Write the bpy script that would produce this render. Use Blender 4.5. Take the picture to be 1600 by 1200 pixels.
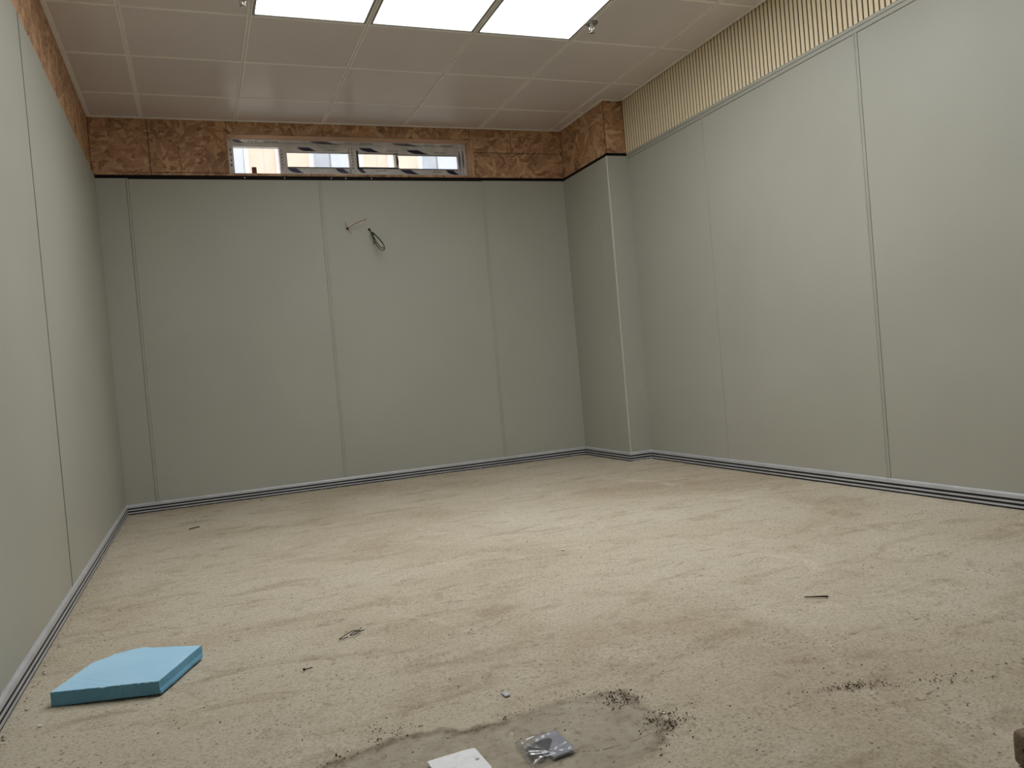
import bpy, bmesh, math, random
from mathutils import Vector, Matrix, noise

for o in list(bpy.data.objects): bpy.data.objects.remove(o)
SC = bpy.context.scene
COL = SC.collection

# ------------------------------------------------------------------ camera
L, R, D, H = 0.505, 3.058, 5.849, 2.633          # side walls at x=-L and x=R, back wall at y=D, ceiling at z=H
CX, DC = 2.884, 5.114                             # boxed-in corner: side face at x=CX, front face at y=DC
PT = 2.222                                        # top of the grey wall panels
YR = -0.30                                        # rear wall, behind the camera
F, YAW, PITCH, ROLL, CH = 1248.04, 21.398, -1.098, -4.907, 0.7468
y_, p_, r_ = (math.radians(a) for a in (YAW, PITCH, ROLL))
fw = Vector((math.sin(y_)*math.cos(p_), math.cos(y_)*math.cos(p_), math.sin(p_)))
rt = Vector((math.cos(y_), -math.sin(y_), 0)); up = rt.cross(fw)
rt2 = rt*math.cos(r_) + up*math.sin(r_); up2 = up*math.cos(r_) - rt*math.sin(r_)
cam = bpy.data.objects.new('camera', bpy.data.cameras.new('camera')); COL.objects.link(cam)
M = Matrix((rt2, up2, -fw)).transposed().to_4x4(); M.translation = (0, 0, CH)
cam.matrix_world = M
cam.data.sensor_width = 36.0; cam.data.lens = F/1600*36.0
cam.data.clip_start = 0.02; cam.data.clip_end = 200
SC.camera = cam

# ------------------------------------------------------------------ sky and exposure
LAMP = 5.95                                        # radiance of the ceiling light diffusers
W = bpy.data.worlds.new('overcast_sky'); SC.world = W; W.use_nodes = True
bg = W.node_tree.nodes['Background']; bg.inputs[0].default_value = (0.93, 0.96, 1.0, 1); bg.inputs[1].default_value = 2.2
SC.view_settings.view_transform = 'Standard'; SC.view_settings.look = 'None'
SC.view_settings.exposure = 0.0; SC.view_settings.gamma = 1.0; SC.view_settings.use_curve_mapping = False

# ------------------------------------------------------------------ helpers
def lin(c):
    f = lambda v: (v/255/12.92) if v/255 <= 0.04045 else ((v/255+0.055)/1.055)**2.4
    return (f(c[0]), f(c[1]), f(c[2]), 1.0)

class NT:
    def __init__(s, name):
        s.m = bpy.data.materials.new(name); s.m.use_nodes = True
        s.t = s.m.node_tree; s.b = s.t.nodes['Principled BSDF']; s.out = s.t.nodes['Material Output']
    def n(s, kind, **kw):
        nd = s.t.nodes.new(kind)
        for k, v in kw.items():
            if k.startswith('_'): setattr(nd, k[1:], v)
            else: nd.inputs[k.replace('__', ' ')].default_value = v
        return nd
    def l(s, a, b): s.t.links.new(a, b)
    def coord(s, scale=(1, 1, 1), rot=(0, 0, 0), loc=(0, 0, 0), src=None):
        if src is None:
            g = s.n('ShaderNodeNewGeometry'); src = g.outputs['Position']
        mp = s.n('ShaderNodeMapping'); mp.inputs['Scale'].default_value = scale
        mp.inputs['Rotation'].default_value = rot; mp.inputs['Location'].default_value = loc
        s.l(src, mp.inputs['Vector']); return mp.outputs['Vector']
    def noise(s, vec, scale, detail=4, rough=0.55, dist=0.0):
        nd = s.n('ShaderNodeTexNoise', Scale=scale, Detail=detail, Roughness=rough, Distortion=dist)
        s.l(vec, nd.inputs['Vector']); return nd.outputs['Fac']
    def ramp(s, fac, stops):
        r = s.n('ShaderNodeValToRGB'); e = r.color_ramp.elements
        while len(e) < len(stops): e.new(0.5)
        for el, (p, c) in zip(e, stops):
            el.position = p; el.color = c if len(c) == 4 else lin(c)
        s.l(fac, r.inputs['Fac']); return r.outputs['Color']
    def mix(s, fac, a, b, blend='MIX'):
        m = s.n('ShaderNodeMix', _data_type='RGBA', _blend_type=blend)
        for sock, v in ((m.inputs[0], fac), (m.inputs[6], a), (m.inputs[7], b)):
            if hasattr(v, 'is_linked'): s.l(v, sock)
            else: sock.default_value = v if not isinstance(v, tuple) or len(v) == 4 else lin(v)
        return m.outputs[2]
    def math(s, op, a, b=0.0, clamp=False):
        m = s.n('ShaderNodeMath', _operation=op, _use_clamp=clamp)
        for i, v in enumerate((a, b)):
            if hasattr(v, 'is_linked'): s.l(v, m.inputs[i])
            else: m.inputs[i].default_value = v
        return m.outputs[0]
    def bump(s, h, strength=0.3, dist=0.01):
        b = s.n('ShaderNodeBump', Strength=strength, Distance=dist); s.l(h, b.inputs['Height'])
        s.l(b.outputs['Normal'], s.b.inputs['Normal'])
    def base(s, c, rough=0.5, metal=0.0, spec=0.5):
        if hasattr(c, 'is_linked'): s.l(c, s.b.inputs['Base Color'])
        else: s.b.inputs['Base Color'].default_value = lin(c)
        if hasattr(rough, 'is_linked'): s.l(rough, s.b.inputs['Roughness'])
        else: s.b.inputs['Roughness'].default_value = rough
        s.b.inputs['Metallic'].default_value = metal
        s.b.inputs['Specular IOR Level'].default_value = spec

def simple(name, c, rough=0.5, metal=0.0, spec=0.5, var=0.06, scale=6.0):
    k = NT(name); v = k.noise(k.coord(), scale, 3)
    a = tuple(max(0, x*(1-var)) for x in c); b = tuple(min(255, x*(1+var)) for x in c)
    k.base(k.ramp(v, [(0.3, a), (0.7, b)]), rough, metal, spec); return k.m

def mesh_from(verts, faces, name='mesh'):
    me = bpy.data.meshes.new(name); me.from_pydata([tuple(v) for v in verts], [], faces); me.update(); return me

def wloc(o):
    v = o.location.copy()
    while o.parent: o = o.parent; v += o.location
    return v

def put(name, verts, faces, mat, parent=None, smooth=False, origin=None):
    """one mesh object from world-space vertices, its origin at the base of the mesh"""
    vs = [Vector(v) for v in verts]
    if origin is None:
        lo = [min(v[i] for v in vs) for i in range(3)]; hi = [max(v[i] for v in vs) for i in range(3)]
        origin = Vector(((lo[0]+hi[0])/2, (lo[1]+hi[1])/2, lo[2]))
    origin = Vector(origin)
    me = mesh_from([v-origin for v in vs], faces, name)
    bm = bmesh.new(); bm.from_mesh(me); bmesh.ops.recalc_face_normals(bm, faces=bm.faces); bm.to_mesh(me); bm.free()
    if smooth:
        for p in me.polygons: p.use_smooth = True
    if mat: me.materials.append(mat)
    o = bpy.data.objects.new(name, me); COL.objects.link(o)
    if parent: o.parent = parent; o.location = origin - wloc(parent)
    else: o.location = origin
    return o

def put_copy(src, name, world, parent):
    o = bpy.data.objects.new(name, src.data); COL.objects.link(o); o.parent = parent
    o.location = Vector(world) - (wloc(parent) if parent else Vector()); return o

def empty(name, loc, label, cat, group=None, kind=None):
    o = bpy.data.objects.new(name, None); COL.objects.link(o); o.location = loc; o.empty_display_size = 0.05
    return tag(o, label, cat, group, kind)

def tag(o, label=None, cat=None, group=None, kind=None):
    if label: o['label'] = label
    if cat: o['category'] = cat
    if group: o['group'] = group
    if kind: o['kind'] = kind
    return o

def boxd(x0, x1, y0, y1, z0, z1):
    v = [(x, y, z) for x in (x0, x1) for y in (y0, y1) for z in (z0, z1)]
    f = [(0, 1, 3, 2), (4, 6, 7, 5), (0, 4, 5, 1), (2, 3, 7, 6), (0, 2, 6, 4), (1, 5, 7, 3)]
    return v, f

def box(name, b, mat, parent=None, bev=0.0, seg=1):
    v, f = boxd(*b)
    if bev:
        bm = bmesh.new(); vv = [bm.verts.new(p) for p in v]
        for q in f: bm.faces.new([vv[i] for i in q])
        bmesh.ops.recalc_face_normals(bm, faces=bm.faces)
        bmesh.ops.bevel(bm, geom=list(bm.edges), offset=bev, segments=seg, affect='EDGES', profile=0.5)
        bm.verts.index_update()
        v = [tuple(p.co) for p in bm.verts]; f = [tuple(x.index for x in q.verts) for q in bm.faces]; bm.free()
    return put(name, v, f, mat, parent)

def boxes(name, bs, mat, parent=None):
    V, Fc = [], []
    for b in bs:
        v, f = boxd(*b); n = len(V); V += v; Fc += [tuple(i+n for i in q) for q in f]
    return put(name, V, Fc, mat, parent)

def extrude(name, prof, p0, p1, u, v, mat, parent=None, m0=0.0, m1=0.0, smooth=False):
    """prism of a 2D profile (u,v) from p0 to p1; m0, m1 mitre the ends by +-u"""
    p0, p1, u, v = Vector(p0), Vector(p1), Vector(u), Vector(v); t = (p1-p0).normalized(); n = len(prof)
    V = [p0 + u*a + v*b - t*(m0*a) for a, b in prof] + [p1 + u*a + v*b + t*(m1*a) for a, b in prof]
    Fc = [(i, (i+1) % n, (i+1) % n+n, i+n) for i in range(n)] + [tuple(range(n)), tuple(range(2*n-1, n-1, -1))]
    return put(name, V, Fc, mat, parent, smooth)

def tube(name, pts, rad, mat, parent=None, seg=8, sub=6, closed=False):
    P = [Vector(p) for p in pts]
    if sub > 1 and len(P) > 2:                     # Catmull-Rom
        Q = []; n = len(P)
        for i in range(n-1):
            a, b, c, d = P[max(i-1, 0)], P[i], P[i+1], P[min(i+2, n-1)]
            for k in range(sub):
                s = k/sub
                Q.append(0.5*((2*b)+(c-a)*s+(2*a-5*b+4*c-d)*s*s+(3*b-a-3*c+d)*s**3))
        Q.append(P[-1]); P = Q
    rr = rad if callable(rad) else (lambda s: rad)
    V, Fc = [], []; nrm = None
    for i, q in enumerate(P):
        t = (P[min(i+1, len(P)-1)]-P[max(i-1, 0)]).normalized()
        if nrm is None: nrm = t.orthogonal().normalized()
        nrm = (nrm - t*nrm.dot(t)).normalized(); bn = t.cross(nrm); r = rr(i/(len(P)-1))
        for k in range(seg):
            a = 2*math.pi*k/seg; V.append(q + nrm*math.cos(a)*r + bn*math.sin(a)*r)
        if i:
            o = (i-1)*seg
            for k in range(seg): Fc.append((o+k, o+(k+1) % seg, o+seg+(k+1) % seg, o+seg+k))
    Fc.append(tuple(range(seg))[::-1]); o = (len(P)-1)*seg; Fc.append(tuple(range(o, o+seg)))
    return put(name, V, Fc, mat, parent, True)

def lathe(name, prof, c, mat, parent=None, seg=20, axis='z', smooth=True):
    """prof: list of (radius, height); c: base point"""
    V, Fc = [], []; c = Vector(c)
    for r, h in prof:
        for k in range(seg):
            a = 2*math.pi*k/seg
            p = Vector((r*math.cos(a), r*math.sin(a), h))
            if axis == '-y': p = Vector((p.x, -p.z, p.y))
            V.append(c+p)
    for i in range(len(prof)-1):
        for k in range(seg): Fc.append((i*seg+k, i*seg+(k+1) % seg, (i+1)*seg+(k+1) % seg, (i+1)*seg+k))
    Fc.append(tuple(range(seg))[::-1]); o = (len(prof)-1)*seg; Fc.append(tuple(range(o, o+seg)))
    return put(name, V, Fc, mat, parent, smooth)

# ------------------------------------------------------------------ materials
def wall_panel_mat():
    k = NT('grey_green_wall_panel'); c = k.coord()
    a = k.noise(c, 1.3, 3); b = k.noise(k.coord(scale=(60, 60, 2.2)), 3.0, 3)
    col = k.ramp(a, [(0.3, (165, 164, 152)), (0.7, (172, 171, 159))])
    col = k.mix(k.math('MULTIPLY', b, 0.10), col, (140, 139, 128))
    k.base(col, 0.46, 0, 0.4); k.bump(k.noise(k.coord(scale=(1, 1, 1)), 420, 2), 0.05, 0.001); return k.m

def osb_mat(name, ax, tint=1.12):
    k = NT(name); g = k.n('ShaderNodeNewGeometry')
    sx = k.n('ShaderNodeSeparateXYZ'); k.l(g.outputs['Position'], sx.inputs[0])
    cb = k.n('ShaderNodeCombineXYZ'); k.l(sx.outputs[{'x': 0, 'y': 1}[ax]], cb.inputs[0]); k.l(sx.outputs[2], cb.inputs[1])
    wob = k.noise(cb.outputs[0], 16, 4, 0.6)
    best = tone = edge = None
    for i, (ang, s1, s2) in enumerate([(0.15, 9, 34), (0.9, 10, 40), (-0.7, 8, 30), (1.55, 11, 44), (-0.25, 12, 52), (2.3, 9, 36)]):
        mp = k.coord(scale=(s1, s2, 1), rot=(0, 0, 0), loc=(3.1*i, 1.7*i, 0), src=k.coord(rot=(0, 0, ang), src=cb.outputs[0]))
        ad = k.n('ShaderNodeVectorMath', _operation='ADD'); k.l(mp, ad.inputs[0])
        sc = k.math('MULTIPLY', wob, 2.2); cc = k.n('ShaderNodeCombineXYZ'); k.l(sc, cc.inputs[0]); k.l(sc, cc.inputs[1]); k.l(cc.outputs[0], ad.inputs[1])
        v = k.n('ShaderNodeTexVoronoi', Scale=1.0, _voronoi_dimensions='2D'); k.l(ad.outputs[0], v.inputs['Vector'])
        sp = k.n('ShaderNodeSeparateColor'); k.l(v.outputs['Color'], sp.inputs[0])
        pr, tn = sp.outputs[0], sp.outputs[1]
        ed = k.math('MULTIPLY', v.outputs['Distance'], 1.0)
        if best is None: best, tone, edge = pr, tn, ed
        else:
            gt = k.math('GREATER_THAN', pr, best)
            def sel(a, b):
                return k.math('ADD', k.math('MULTIPLY', b, gt), k.math('MULTIPLY', a, k.math('SUBTRACT', 1.0, gt)))
            tone, edge = sel(tone, tn), sel(edge, ed); best = k.math('MAXIMUM', best, pr)
    grain = k.noise(k.coord(scale=(1, 1, 1), src=cb.outputs[0]), 140, 4)
    t = k.math('ADD', k.math('ADD', k.math('MULTIPLY', tone, 0.48), k.math('MULTIPLY', grain, 0.35)), k.math('MULTIPLY', k.noise(cb.outputs[0], 9, 3), 0.25))
    c = lambda r, g, b: tuple(min(255, q*tint) for q in (r, g, b))
    col = k.ramp(t, [(0.22, c(104, 76, 54)), (0.42, c(148, 113, 84)), (0.6, c(166, 130, 99)), (0.78, c(184, 149, 116)), (0.95, c(206, 175, 142))])
    dk = k.math('MULTIPLY', k.math('GREATER_THAN', k.noise(k.coord(src=cb.outputs[0]), 52, 3), 0.70), 0.7)
    col = k.mix(dk, col, (52, 30, 18))
    col = k.mix(k.math('MULTIPLY', k.math('SUBTRACT', edge, 0.5, True), 0.55, True), col, (92, 66, 46))
    k.base(col, 0.55, 0, 0.3); k.bump(k.math('ADD', tone, k.math('MULTIPLY', edge, -0.8)), 0.5, 0.002); return k.m

def patch_layer(k, col, c, fine):
    """a trench filled with darker cement: sd is the distance inside its outline, ck the distance to a crack"""
    sd = k.n('ShaderNodeAttribute', _attribute_name='sd').outputs['Fac']; ck = k.n('ShaderNodeAttribute', _attribute_name='ck').outputs['Fac']
    w = k.math('ADD', k.math('MULTIPLY', k.math('SUBTRACT', k.noise(c, 26, 5, 0.7), 0.5), 0.045), k.math('MULTIPLY', k.math('SUBTRACT', k.noise(c, 120, 3, 0.7), 0.5), 0.012))
    d = k.math('ADD', sd, w)
    body = k.math('MULTIPLY', k.math('ADD', d, 0.004), 90.0, True)
    pc = k.ramp(k.noise(c, 11, 6, 0.7, 0.6), [(0.3, (150, 140, 122)), (0.52, (168, 159, 142)), (0.72, (180, 172, 157))])
    pc = k.mix(k.math('MULTIPLY', k.ramp(k.noise(c, 48, 5, 0.72), [(0.34, (255, 255, 255)), (0.48, (0, 0, 0))]), 0.6), pc, (112, 98, 78))
    col = k.mix(k.math('MULTIPLY', body, 0.9), col, pc)
    rim = k.math('SUBTRACT', 1.0, k.math('MULTIPLY', k.math('ABSOLUTE', k.math('SUBTRACT', d, 0.010)), 48.0, True))
    rim = k.math('MULTIPLY', rim, k.ramp(k.noise(c, 7, 4, 0.6), [(0.36, (40, 40, 40)), (0.56, (255, 255, 255))]))
    rim = k.math('MULTIPLY', rim, k.ramp(k.noise(c, 60, 4, 0.7), [(0.30, (90, 90, 90)), (0.6, (255, 255, 255))]))
    col = k.mix(k.math('MULTIPLY', rim, 0.9, True), col, (92, 75, 53))
    cr = k.math('SUBTRACT', 1.0, k.math('MULTIPLY', k.math('ABSOLUTE', k.math('ADD', ck, k.math('MULTIPLY', w, 0.25))), 330.0, True))
    return k.mix(k.math('MULTIPLY', cr, 0.85, True), col, (62, 48, 34))

def floor_mat(patch=False):
    k = NT('cement_patch_screed' if patch else 'sandy_cement_screed'); c = k.coord(); st = k.coord(scale=(1, 2.3, 1), rot=(0, 0, 0.45)); st2 = k.coord(scale=(2.0, 1, 1), rot=(0, 0, -0.2))
    big = k.noise(c, 0.9, 5, 0.6, 0.6); mid = k.noise(st, 3.2, 6, 0.68, 0.9); fine = k.noise(c, 34, 6, 0.7); vf = k.noise(c, 210, 3, 0.7)
    col = k.ramp(big, [(0.32, (174, 160, 138)), (0.5, (190, 180, 160)), (0.68, (197, 188, 169))])
    col = k.mix(k.math('MULTIPLY', k.ramp(mid, [(0.30, (255, 255, 255)), (0.48, (0, 0, 0))]), 0.62), col, (146, 131, 107))
    col = k.mix(k.math('MULTIPLY', k.ramp(k.noise(st2, 2.1, 6, 0.7, 1.0), [(0.56, (0, 0, 0)), (0.72, (255, 255, 255))]), 0.6), col, (211, 201, 183))
    # darker smears of damp dirt, narrow and drawn out
    sm = k.ramp(k.noise(k.coord(scale=(1.8, 4.2, 1), rot=(0, 0, 0.5)), 2.6, 6, 0.68, 1.6), [(0.61, (0, 0, 0)), (0.75, (255, 255, 255))])
    col = k.mix(k.math('MULTIPLY', sm, 0.7), col, (112, 97, 75))
    sm2 = k.ramp(k.noise(k.coord(scale=(3.4, 9.0, 1), rot=(0, 0, 0.3), loc=(5, 2, 0)), 3.2, 6, 0.68, 1.3), [(0.63, (0, 0, 0)), (0.73, (255, 255, 255))])
    col = k.mix(k.math('MULTIPLY', sm2, 0.75), col, (104, 90, 70))
    col = k.mix(k.ramp(fine, [(0.30, (150, 150, 150)), (0.46, (0, 0, 0))]), col, (140, 123, 100))
    col = k.mix(k.math('MULTIPLY', k.ramp(fine, [(0.58, (0, 0, 0)), (0.75, (255, 255, 255))]), 0.35), col, (208, 196, 176))
    # pits: small dark holes, in clusters
    v = k.n('ShaderNodeTexVoronoi', Scale=75.0); k.l(k.coord(scale=(0.95, 1.1, 0.01), rot=(0, 0, 0.4)), v.inputs['Vector'])
    sp = k.n('ShaderNodeSeparateColor'); k.l(v.outputs['Color'], sp.inputs[0])
    cl = k.noise(c, 4.2, 4, 0.65); th = k.math('MULTIPLY', k.math('SUBTRACT', k.math('ADD', cl, k.math('MULTIPLY', sp.outputs[0], 0.55)), 0.74), 0.9)
    pit = k.math('LESS_THAN', v.outputs['Distance'], th)
    col = k.mix(k.math('MULTIPLY', pit, 0.5), col, (92, 76, 56))
    v2 = k.n('ShaderNodeTexVoronoi', Scale=190.0); k.l(k.coord(scale=(0.8, 1.2, 0.01)), v2.inputs['Vector'])
    sp2 = k.n('ShaderNodeSeparateColor'); k.l(v2.outputs['Color'], sp2.inputs[0])
    p2 = k.math('MULTIPLY', k.math('LESS_THAN', v2.outputs['Distance'], 0.36), k.math('GREATER_THAN', sp2.outputs[1], 0.74))
    col = k.mix(k.math('MULTIPLY', p2, 0.45), col, (110, 94, 72))
    gr1 = k.noise(c, 120, 4, 0.75)
    col = k.mix(k.math('MULTIPLY', k.ramp(gr1, [(0.34, (255, 255, 255)), (0.50, (0, 0, 0))]), 0.45), col, (128, 113, 92))
    col = k.mix(k.math('MULTIPLY', k.ramp(gr1, [(0.54, (0, 0, 0)), (0.70, (255, 255, 255))]), 0.35), col, (216, 206, 188))
    if patch: col = patch_layer(k, col, c, fine)
    k.base(col, 0.92, 0, 0.2)
    h = k.math('ADD', k.math('ADD', k.math('MULTIPLY', mid, 0.7), k.math('MULTIPLY', fine, 0.5)), k.math('SUBTRACT', k.math('MULTIPLY', vf, 0.22), k.math('MULTIPLY', pit, 0.35)))
    k.bump(h, 0.75, 0.006); return k.m

def clear_mat(name, gl=0.08, tint=(255, 255, 255), haze=0.0, f0=0.045):
    k = NT(name); tr = k.n('ShaderNodeBsdfTransparent'); tr.inputs[0].default_value = lin(tint)
    gs = k.n('ShaderNodeBsdfGlossy', Roughness=gl)
    lw = k.n('ShaderNodeLayerWeight', Blend=0.5); fr = k.math('ADD', f0, k.math('MULTIPLY', k.math('POWER', lw.outputs['Facing'], 5.0), 0.9)); mx = k.n('ShaderNodeMixShader')
    k.l(fr, mx.inputs[0]); k.l(tr.outputs[0], mx.inputs[1]); k.l(gs.outputs[0], mx.inputs[2])
    o = mx.outputs[0]
    if haze:
        df = k.n('ShaderNodeBsdfDiffuse'); df.inputs[0].default_value = lin((235, 237, 240))
        m2 = k.n('ShaderNodeMixShader'); m2.inputs[0].default_value = haze; k.l(o, m2.inputs[1]); k.l(df.outputs[0], m2.inputs[2]); o = m2.outputs[0]
    k.l(o, k.out.inputs['Surface']); return k.m

def emit_mat(name, c, s):
    k = NT(name); e = k.n('ShaderNodeEmission', Strength=s); e.inputs[0].default_value = c; k.l(e.outputs[0], k.out.inputs['Surface']); return k.m

def foam_mat():  # torn foam sides, their shade painted in as a darker blue
    k = NT('blue_foam_shaded'); c = k.coord()
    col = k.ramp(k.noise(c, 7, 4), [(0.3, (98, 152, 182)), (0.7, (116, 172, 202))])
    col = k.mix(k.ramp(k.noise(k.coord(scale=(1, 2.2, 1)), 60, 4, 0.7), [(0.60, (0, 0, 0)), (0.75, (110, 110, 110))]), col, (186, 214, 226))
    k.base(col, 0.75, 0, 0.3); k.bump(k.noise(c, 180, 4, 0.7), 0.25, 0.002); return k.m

def lit_top_mat():  # dusty foam top, with the light on it painted as a paler blue
    k = NT('dusty_foam_lit_top'); c = k.coord()
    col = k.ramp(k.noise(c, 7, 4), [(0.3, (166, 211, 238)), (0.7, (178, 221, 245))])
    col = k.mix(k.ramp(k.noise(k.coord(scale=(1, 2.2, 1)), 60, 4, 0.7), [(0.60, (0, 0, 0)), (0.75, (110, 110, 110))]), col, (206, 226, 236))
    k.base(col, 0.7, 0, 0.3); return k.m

def timber_mat(name, a, b, sc=(2, 30, 30)):
    k = NT(name); v = k.noise(k.coord(scale=sc), 3, 5, 0.65, 0.4)
    k.base(k.ramp(v, [(0.3, a), (0.7, b)]), 0.75, 0, 0.25); k.bump(v, 0.4, 0.003); return k.m

MT = dict(
    panel=wall_panel_mat(), osbx=osb_mat('osb_board_face', 'x'), osby=osb_mat('osb_board_side', 'y', 1.16), floor=floor_mat(), patch=floor_mat(True),
    tile=simple('satin_ceiling_tile', (222, 212, 209), 0.30, 0, 0.5, 0.015, 1.5), tee=simple('ceiling_grid_white', (244, 239, 233), 0.45, 0, 0.4, 0.02),
    alu=simple('satin_aluminium', (186, 187, 190), 0.40, 0.15, 0.5, 0.05, 9), black=simple('black_rubber_inlay', (22, 21, 24), 0.6, 0, 0.3, 0.1),
    shell=simple('brown_substrate', (96, 78, 60), 0.9), joint=simple('grey_joint_profile', (163, 162, 150), 0.42, 0, 0.4, 0.02),
    darkjoint=simple('dark_grey_joint', (116, 114, 105), 0.6), blk=simple('black_edge_strip', (16, 11, 10), 0.7, 0, 0.2), slat=None, groove=simple('slat_backing_brown', (84, 64, 40), 0.9),
    corner=simple('corner_highlight_grey', (186, 185, 172), 0.35, 0, 0.5, 0.02), pine=timber_mat('planed_pine', (188, 150, 120), (212, 174, 142), (1.5, 12, 30)),
    film=simple('pale_grey_protective_film', (226, 223, 219), 0.22, 0, 0.6, 0.06, 14), navy=simple('navy_film_print', (24, 27, 62), 0.3, 0, 0.5, 0.1),
    ink=simple('dark_film_lettering', (58, 50, 48), 0.5), gasket=simple('dark_gasket', (40, 42, 48), 0.5), white=simple('white_painted_metal', (236, 234, 230), 0.4, 0, 0.5, 0.02),
    glass=clear_mat('window_glass', 0.0, (244, 247, 247)), lampframe=simple('light_frame_grey', (150, 148, 145), 0.4, 0, 0.5, 0.03),
    lamp=emit_mat('lit_diffuser', (0.965, 0.985, 1.0, 1), LAMP), chrome=simple('polished_chrome', (215, 213, 210), 0.15, 1.0, 0.5, 0.04),
    flange=simple('dull_flange', (130, 126, 118), 0.4, 0.4, 0.5), foam=foam_mat(), red=simple('red_wire', (150, 60, 48), 0.5), cable=simple('black_cable', (34, 36, 34), 0.5, 0, 0.4, 0.15),
    crumb=simple('dark_dirt_crumbs', (92, 77, 58), 0.95, 0, 0.1, 0.3, 50), pale=simple('pale_mortar_crumbs', (200, 190, 172), 0.95, 0, 0.1, 0.15, 50),
    plate=None, chip=simple('grey_tile_chip', (186, 188, 192), 0.4, 0, 0.5, 0.08, 90), bark=timber_mat('dark_wood_sliver', (44, 32, 26), (70, 52, 40)),
    steel=simple('grey_sheet_steel', (176, 177, 184), 0.4, 0.1, 0.5, 0.08, 30), bag=clear_mat('clear_wrinkled_plastic', 0.14, (232, 234, 238), 0.07, 0.13),
    rubber=simple('black_plastic_part', (8, 8, 9), 0.45, 0, 0.5, 0.15, 60), timber=timber_mat('weathered_timber', (104, 90, 74), (142, 126, 106), (6, 60, 60)),
    knot=simple('dark_knot', (34, 24, 20), 0.7), brick=simple('reddish_brown_wood', (120, 72, 58), 0.7),
    peach=simple('peach_render', (249, 219, 197), 0.8, 0, 0.3, 0.015), bwhite=simple('white_pilaster_paint', (250, 250, 248), 0.6), curtain=simple('grey_net_curtain', (196, 196, 202), 0.8, 0, 0.3, 0.05, 4),
    blind=simple('pale_lavender_blind', (222, 220, 230), 0.7, 0, 0.3, 0.02), pave=simple('outdoor_paving', (170, 168, 164), 0.9),
)
k = NT('cream_slat'); k.base(k.ramp(k.noise(k.coord(scale=(40, 40, 3)), 3, 4), [(0.3, (228, 212, 176)), (0.7, (238, 225, 192))]), 0.5, 0, 0.4); MT['slat'] = k.m
k = NT('dusty_white_plate'); k.base(k.mix(k.ramp(k.noise(k.coord(), 55, 5, 0.7), [(0.5, (0, 0, 0)), (0.72, (150, 150, 150))]), (242, 243, 246), (186, 182, 176)), 0.45, 0, 0.5); MT['plate'] = k.m
T = 0.02                                           # panels stand this far in front of the boards behind them
PF = 0.004                                         # panel face just behind the skirting plane

# ------------------------------------------------------------------ floor
random.seed(7)
def grid(x0, x1, y0, y1, nx, ny, zf):
    V = [(x0+(x1-x0)*i/nx, y0+(y1-y0)*j/ny, zf(x0+(x1-x0)*i/nx, y0+(y1-y0)*j/ny)) for j in range(ny+1) for i in range(nx+1)]
    Fc = [(j*(nx+1)+i, j*(nx+1)+i+1, (j+1)*(nx+1)+i+1, (j+1)*(nx+1)+i) for j in range(ny) for i in range(nx)]
    return V, Fc
floor_z = lambda x, y: 0.0018*noise.noise(Vector((x*6, y*6, 0)))+0.0011*noise.noise(Vector((x*19, y*19, 3)))-0.002
v, f = grid(-L-0.02, R+0.02, YR, D+0.02, 180, 330, floor_z)
floor = put('floor', v, f, MT['floor'], smooth=True, origin=(0, 0, 0))
tag(floor, 'bare sandy beige cement floor with stains and pits', 'floor', kind='structure')
base = box('floor_slab', (-L-0.2, R+0.2, YR-0.2, D+0.05, -0.2, -0.012), MT['shell'], floor)

out = [(0.0, 1.50), (0.157, 1.603), (0.237, 1.629), (0.322, 1.652), (0.402, 1.642), (0.475, 1.606), (0.551, 1.612), (0.616, 1.623), (0.682, 1.632), (0.734, 1.626), (0.796, 1.619),
       (0.835, 1.601), (0.838, 1.532), (0.828, 1.463), (0.846, 1.405), (0.794, 1.36), (0.75, 1.315), (0.70, 1.303), (0.663, 1.297), (0.58, 1.22), (0.45, 1.12), (0.25, 1.08), (0.06, 1.18), (-0.04, 1.34)]
ring = []
for i in range(len(out)):
    a, b = Vector(out[i]), Vector(out[(i+1) % len(out)]); n = max(2, int((b-a).length/0.008))
    for s in range(n): ring.append(a.lerp(b, s/n))
import numpy as np
cen = Vector((0.44, 1.40)); ring = [p + (p-cen).normalized()*(0.012*noise.noise(Vector((p.x*30, p.y*30, 1)))+0.006*noise.noise(Vector((p.x*90, p.y*90, 2)))) for p in ring]
v, f = grid(-.12, .95, .98, 1.74, 214, 152, floor_z)
pts = np.array([(a[0], a[1]) for a in v]); rg_ = np.array([(p.x, p.y) for p in ring])
def seg_dist(poly, closed):
    A_ = poly if closed else poly[:-1]; B_ = np.roll(poly, -1, 0) if closed else poly[1:]
    best = np.full(len(pts), 9.0); ins = np.zeros(len(pts), bool)
    for a, b in zip(A_, B_):
        ab = b-a; t = np.clip(((pts-a)@ab)/max(1e-12, ab@ab), 0, 1); best = np.minimum(best, np.linalg.norm(pts-a-t[:, None]*ab, axis=1))
        if closed and a[1] != b[1]:
            cr_ = ((a[1] > pts[:, 1]) != (b[1] > pts[:, 1])) & (pts[:, 0] < (b[0]-a[0])*(pts[:, 1]-a[1])/(b[1]-a[1])+a[0]); ins ^= cr_
    return np.where(ins, best, -best) if closed else best
sd = seg_dist(rg_, True)
ck = np.minimum(seg_dist(np.array([(.60, 1.405), (.62, 1.399), (.650, 1.386), (.687, 1.378), (.731, 1.379), (.775, 1.388)]), False), seg_dist(np.array([(.545, 1.558), (.538, 1.53), (.529, 1.498)]), False)+.0012)
V = []
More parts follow.
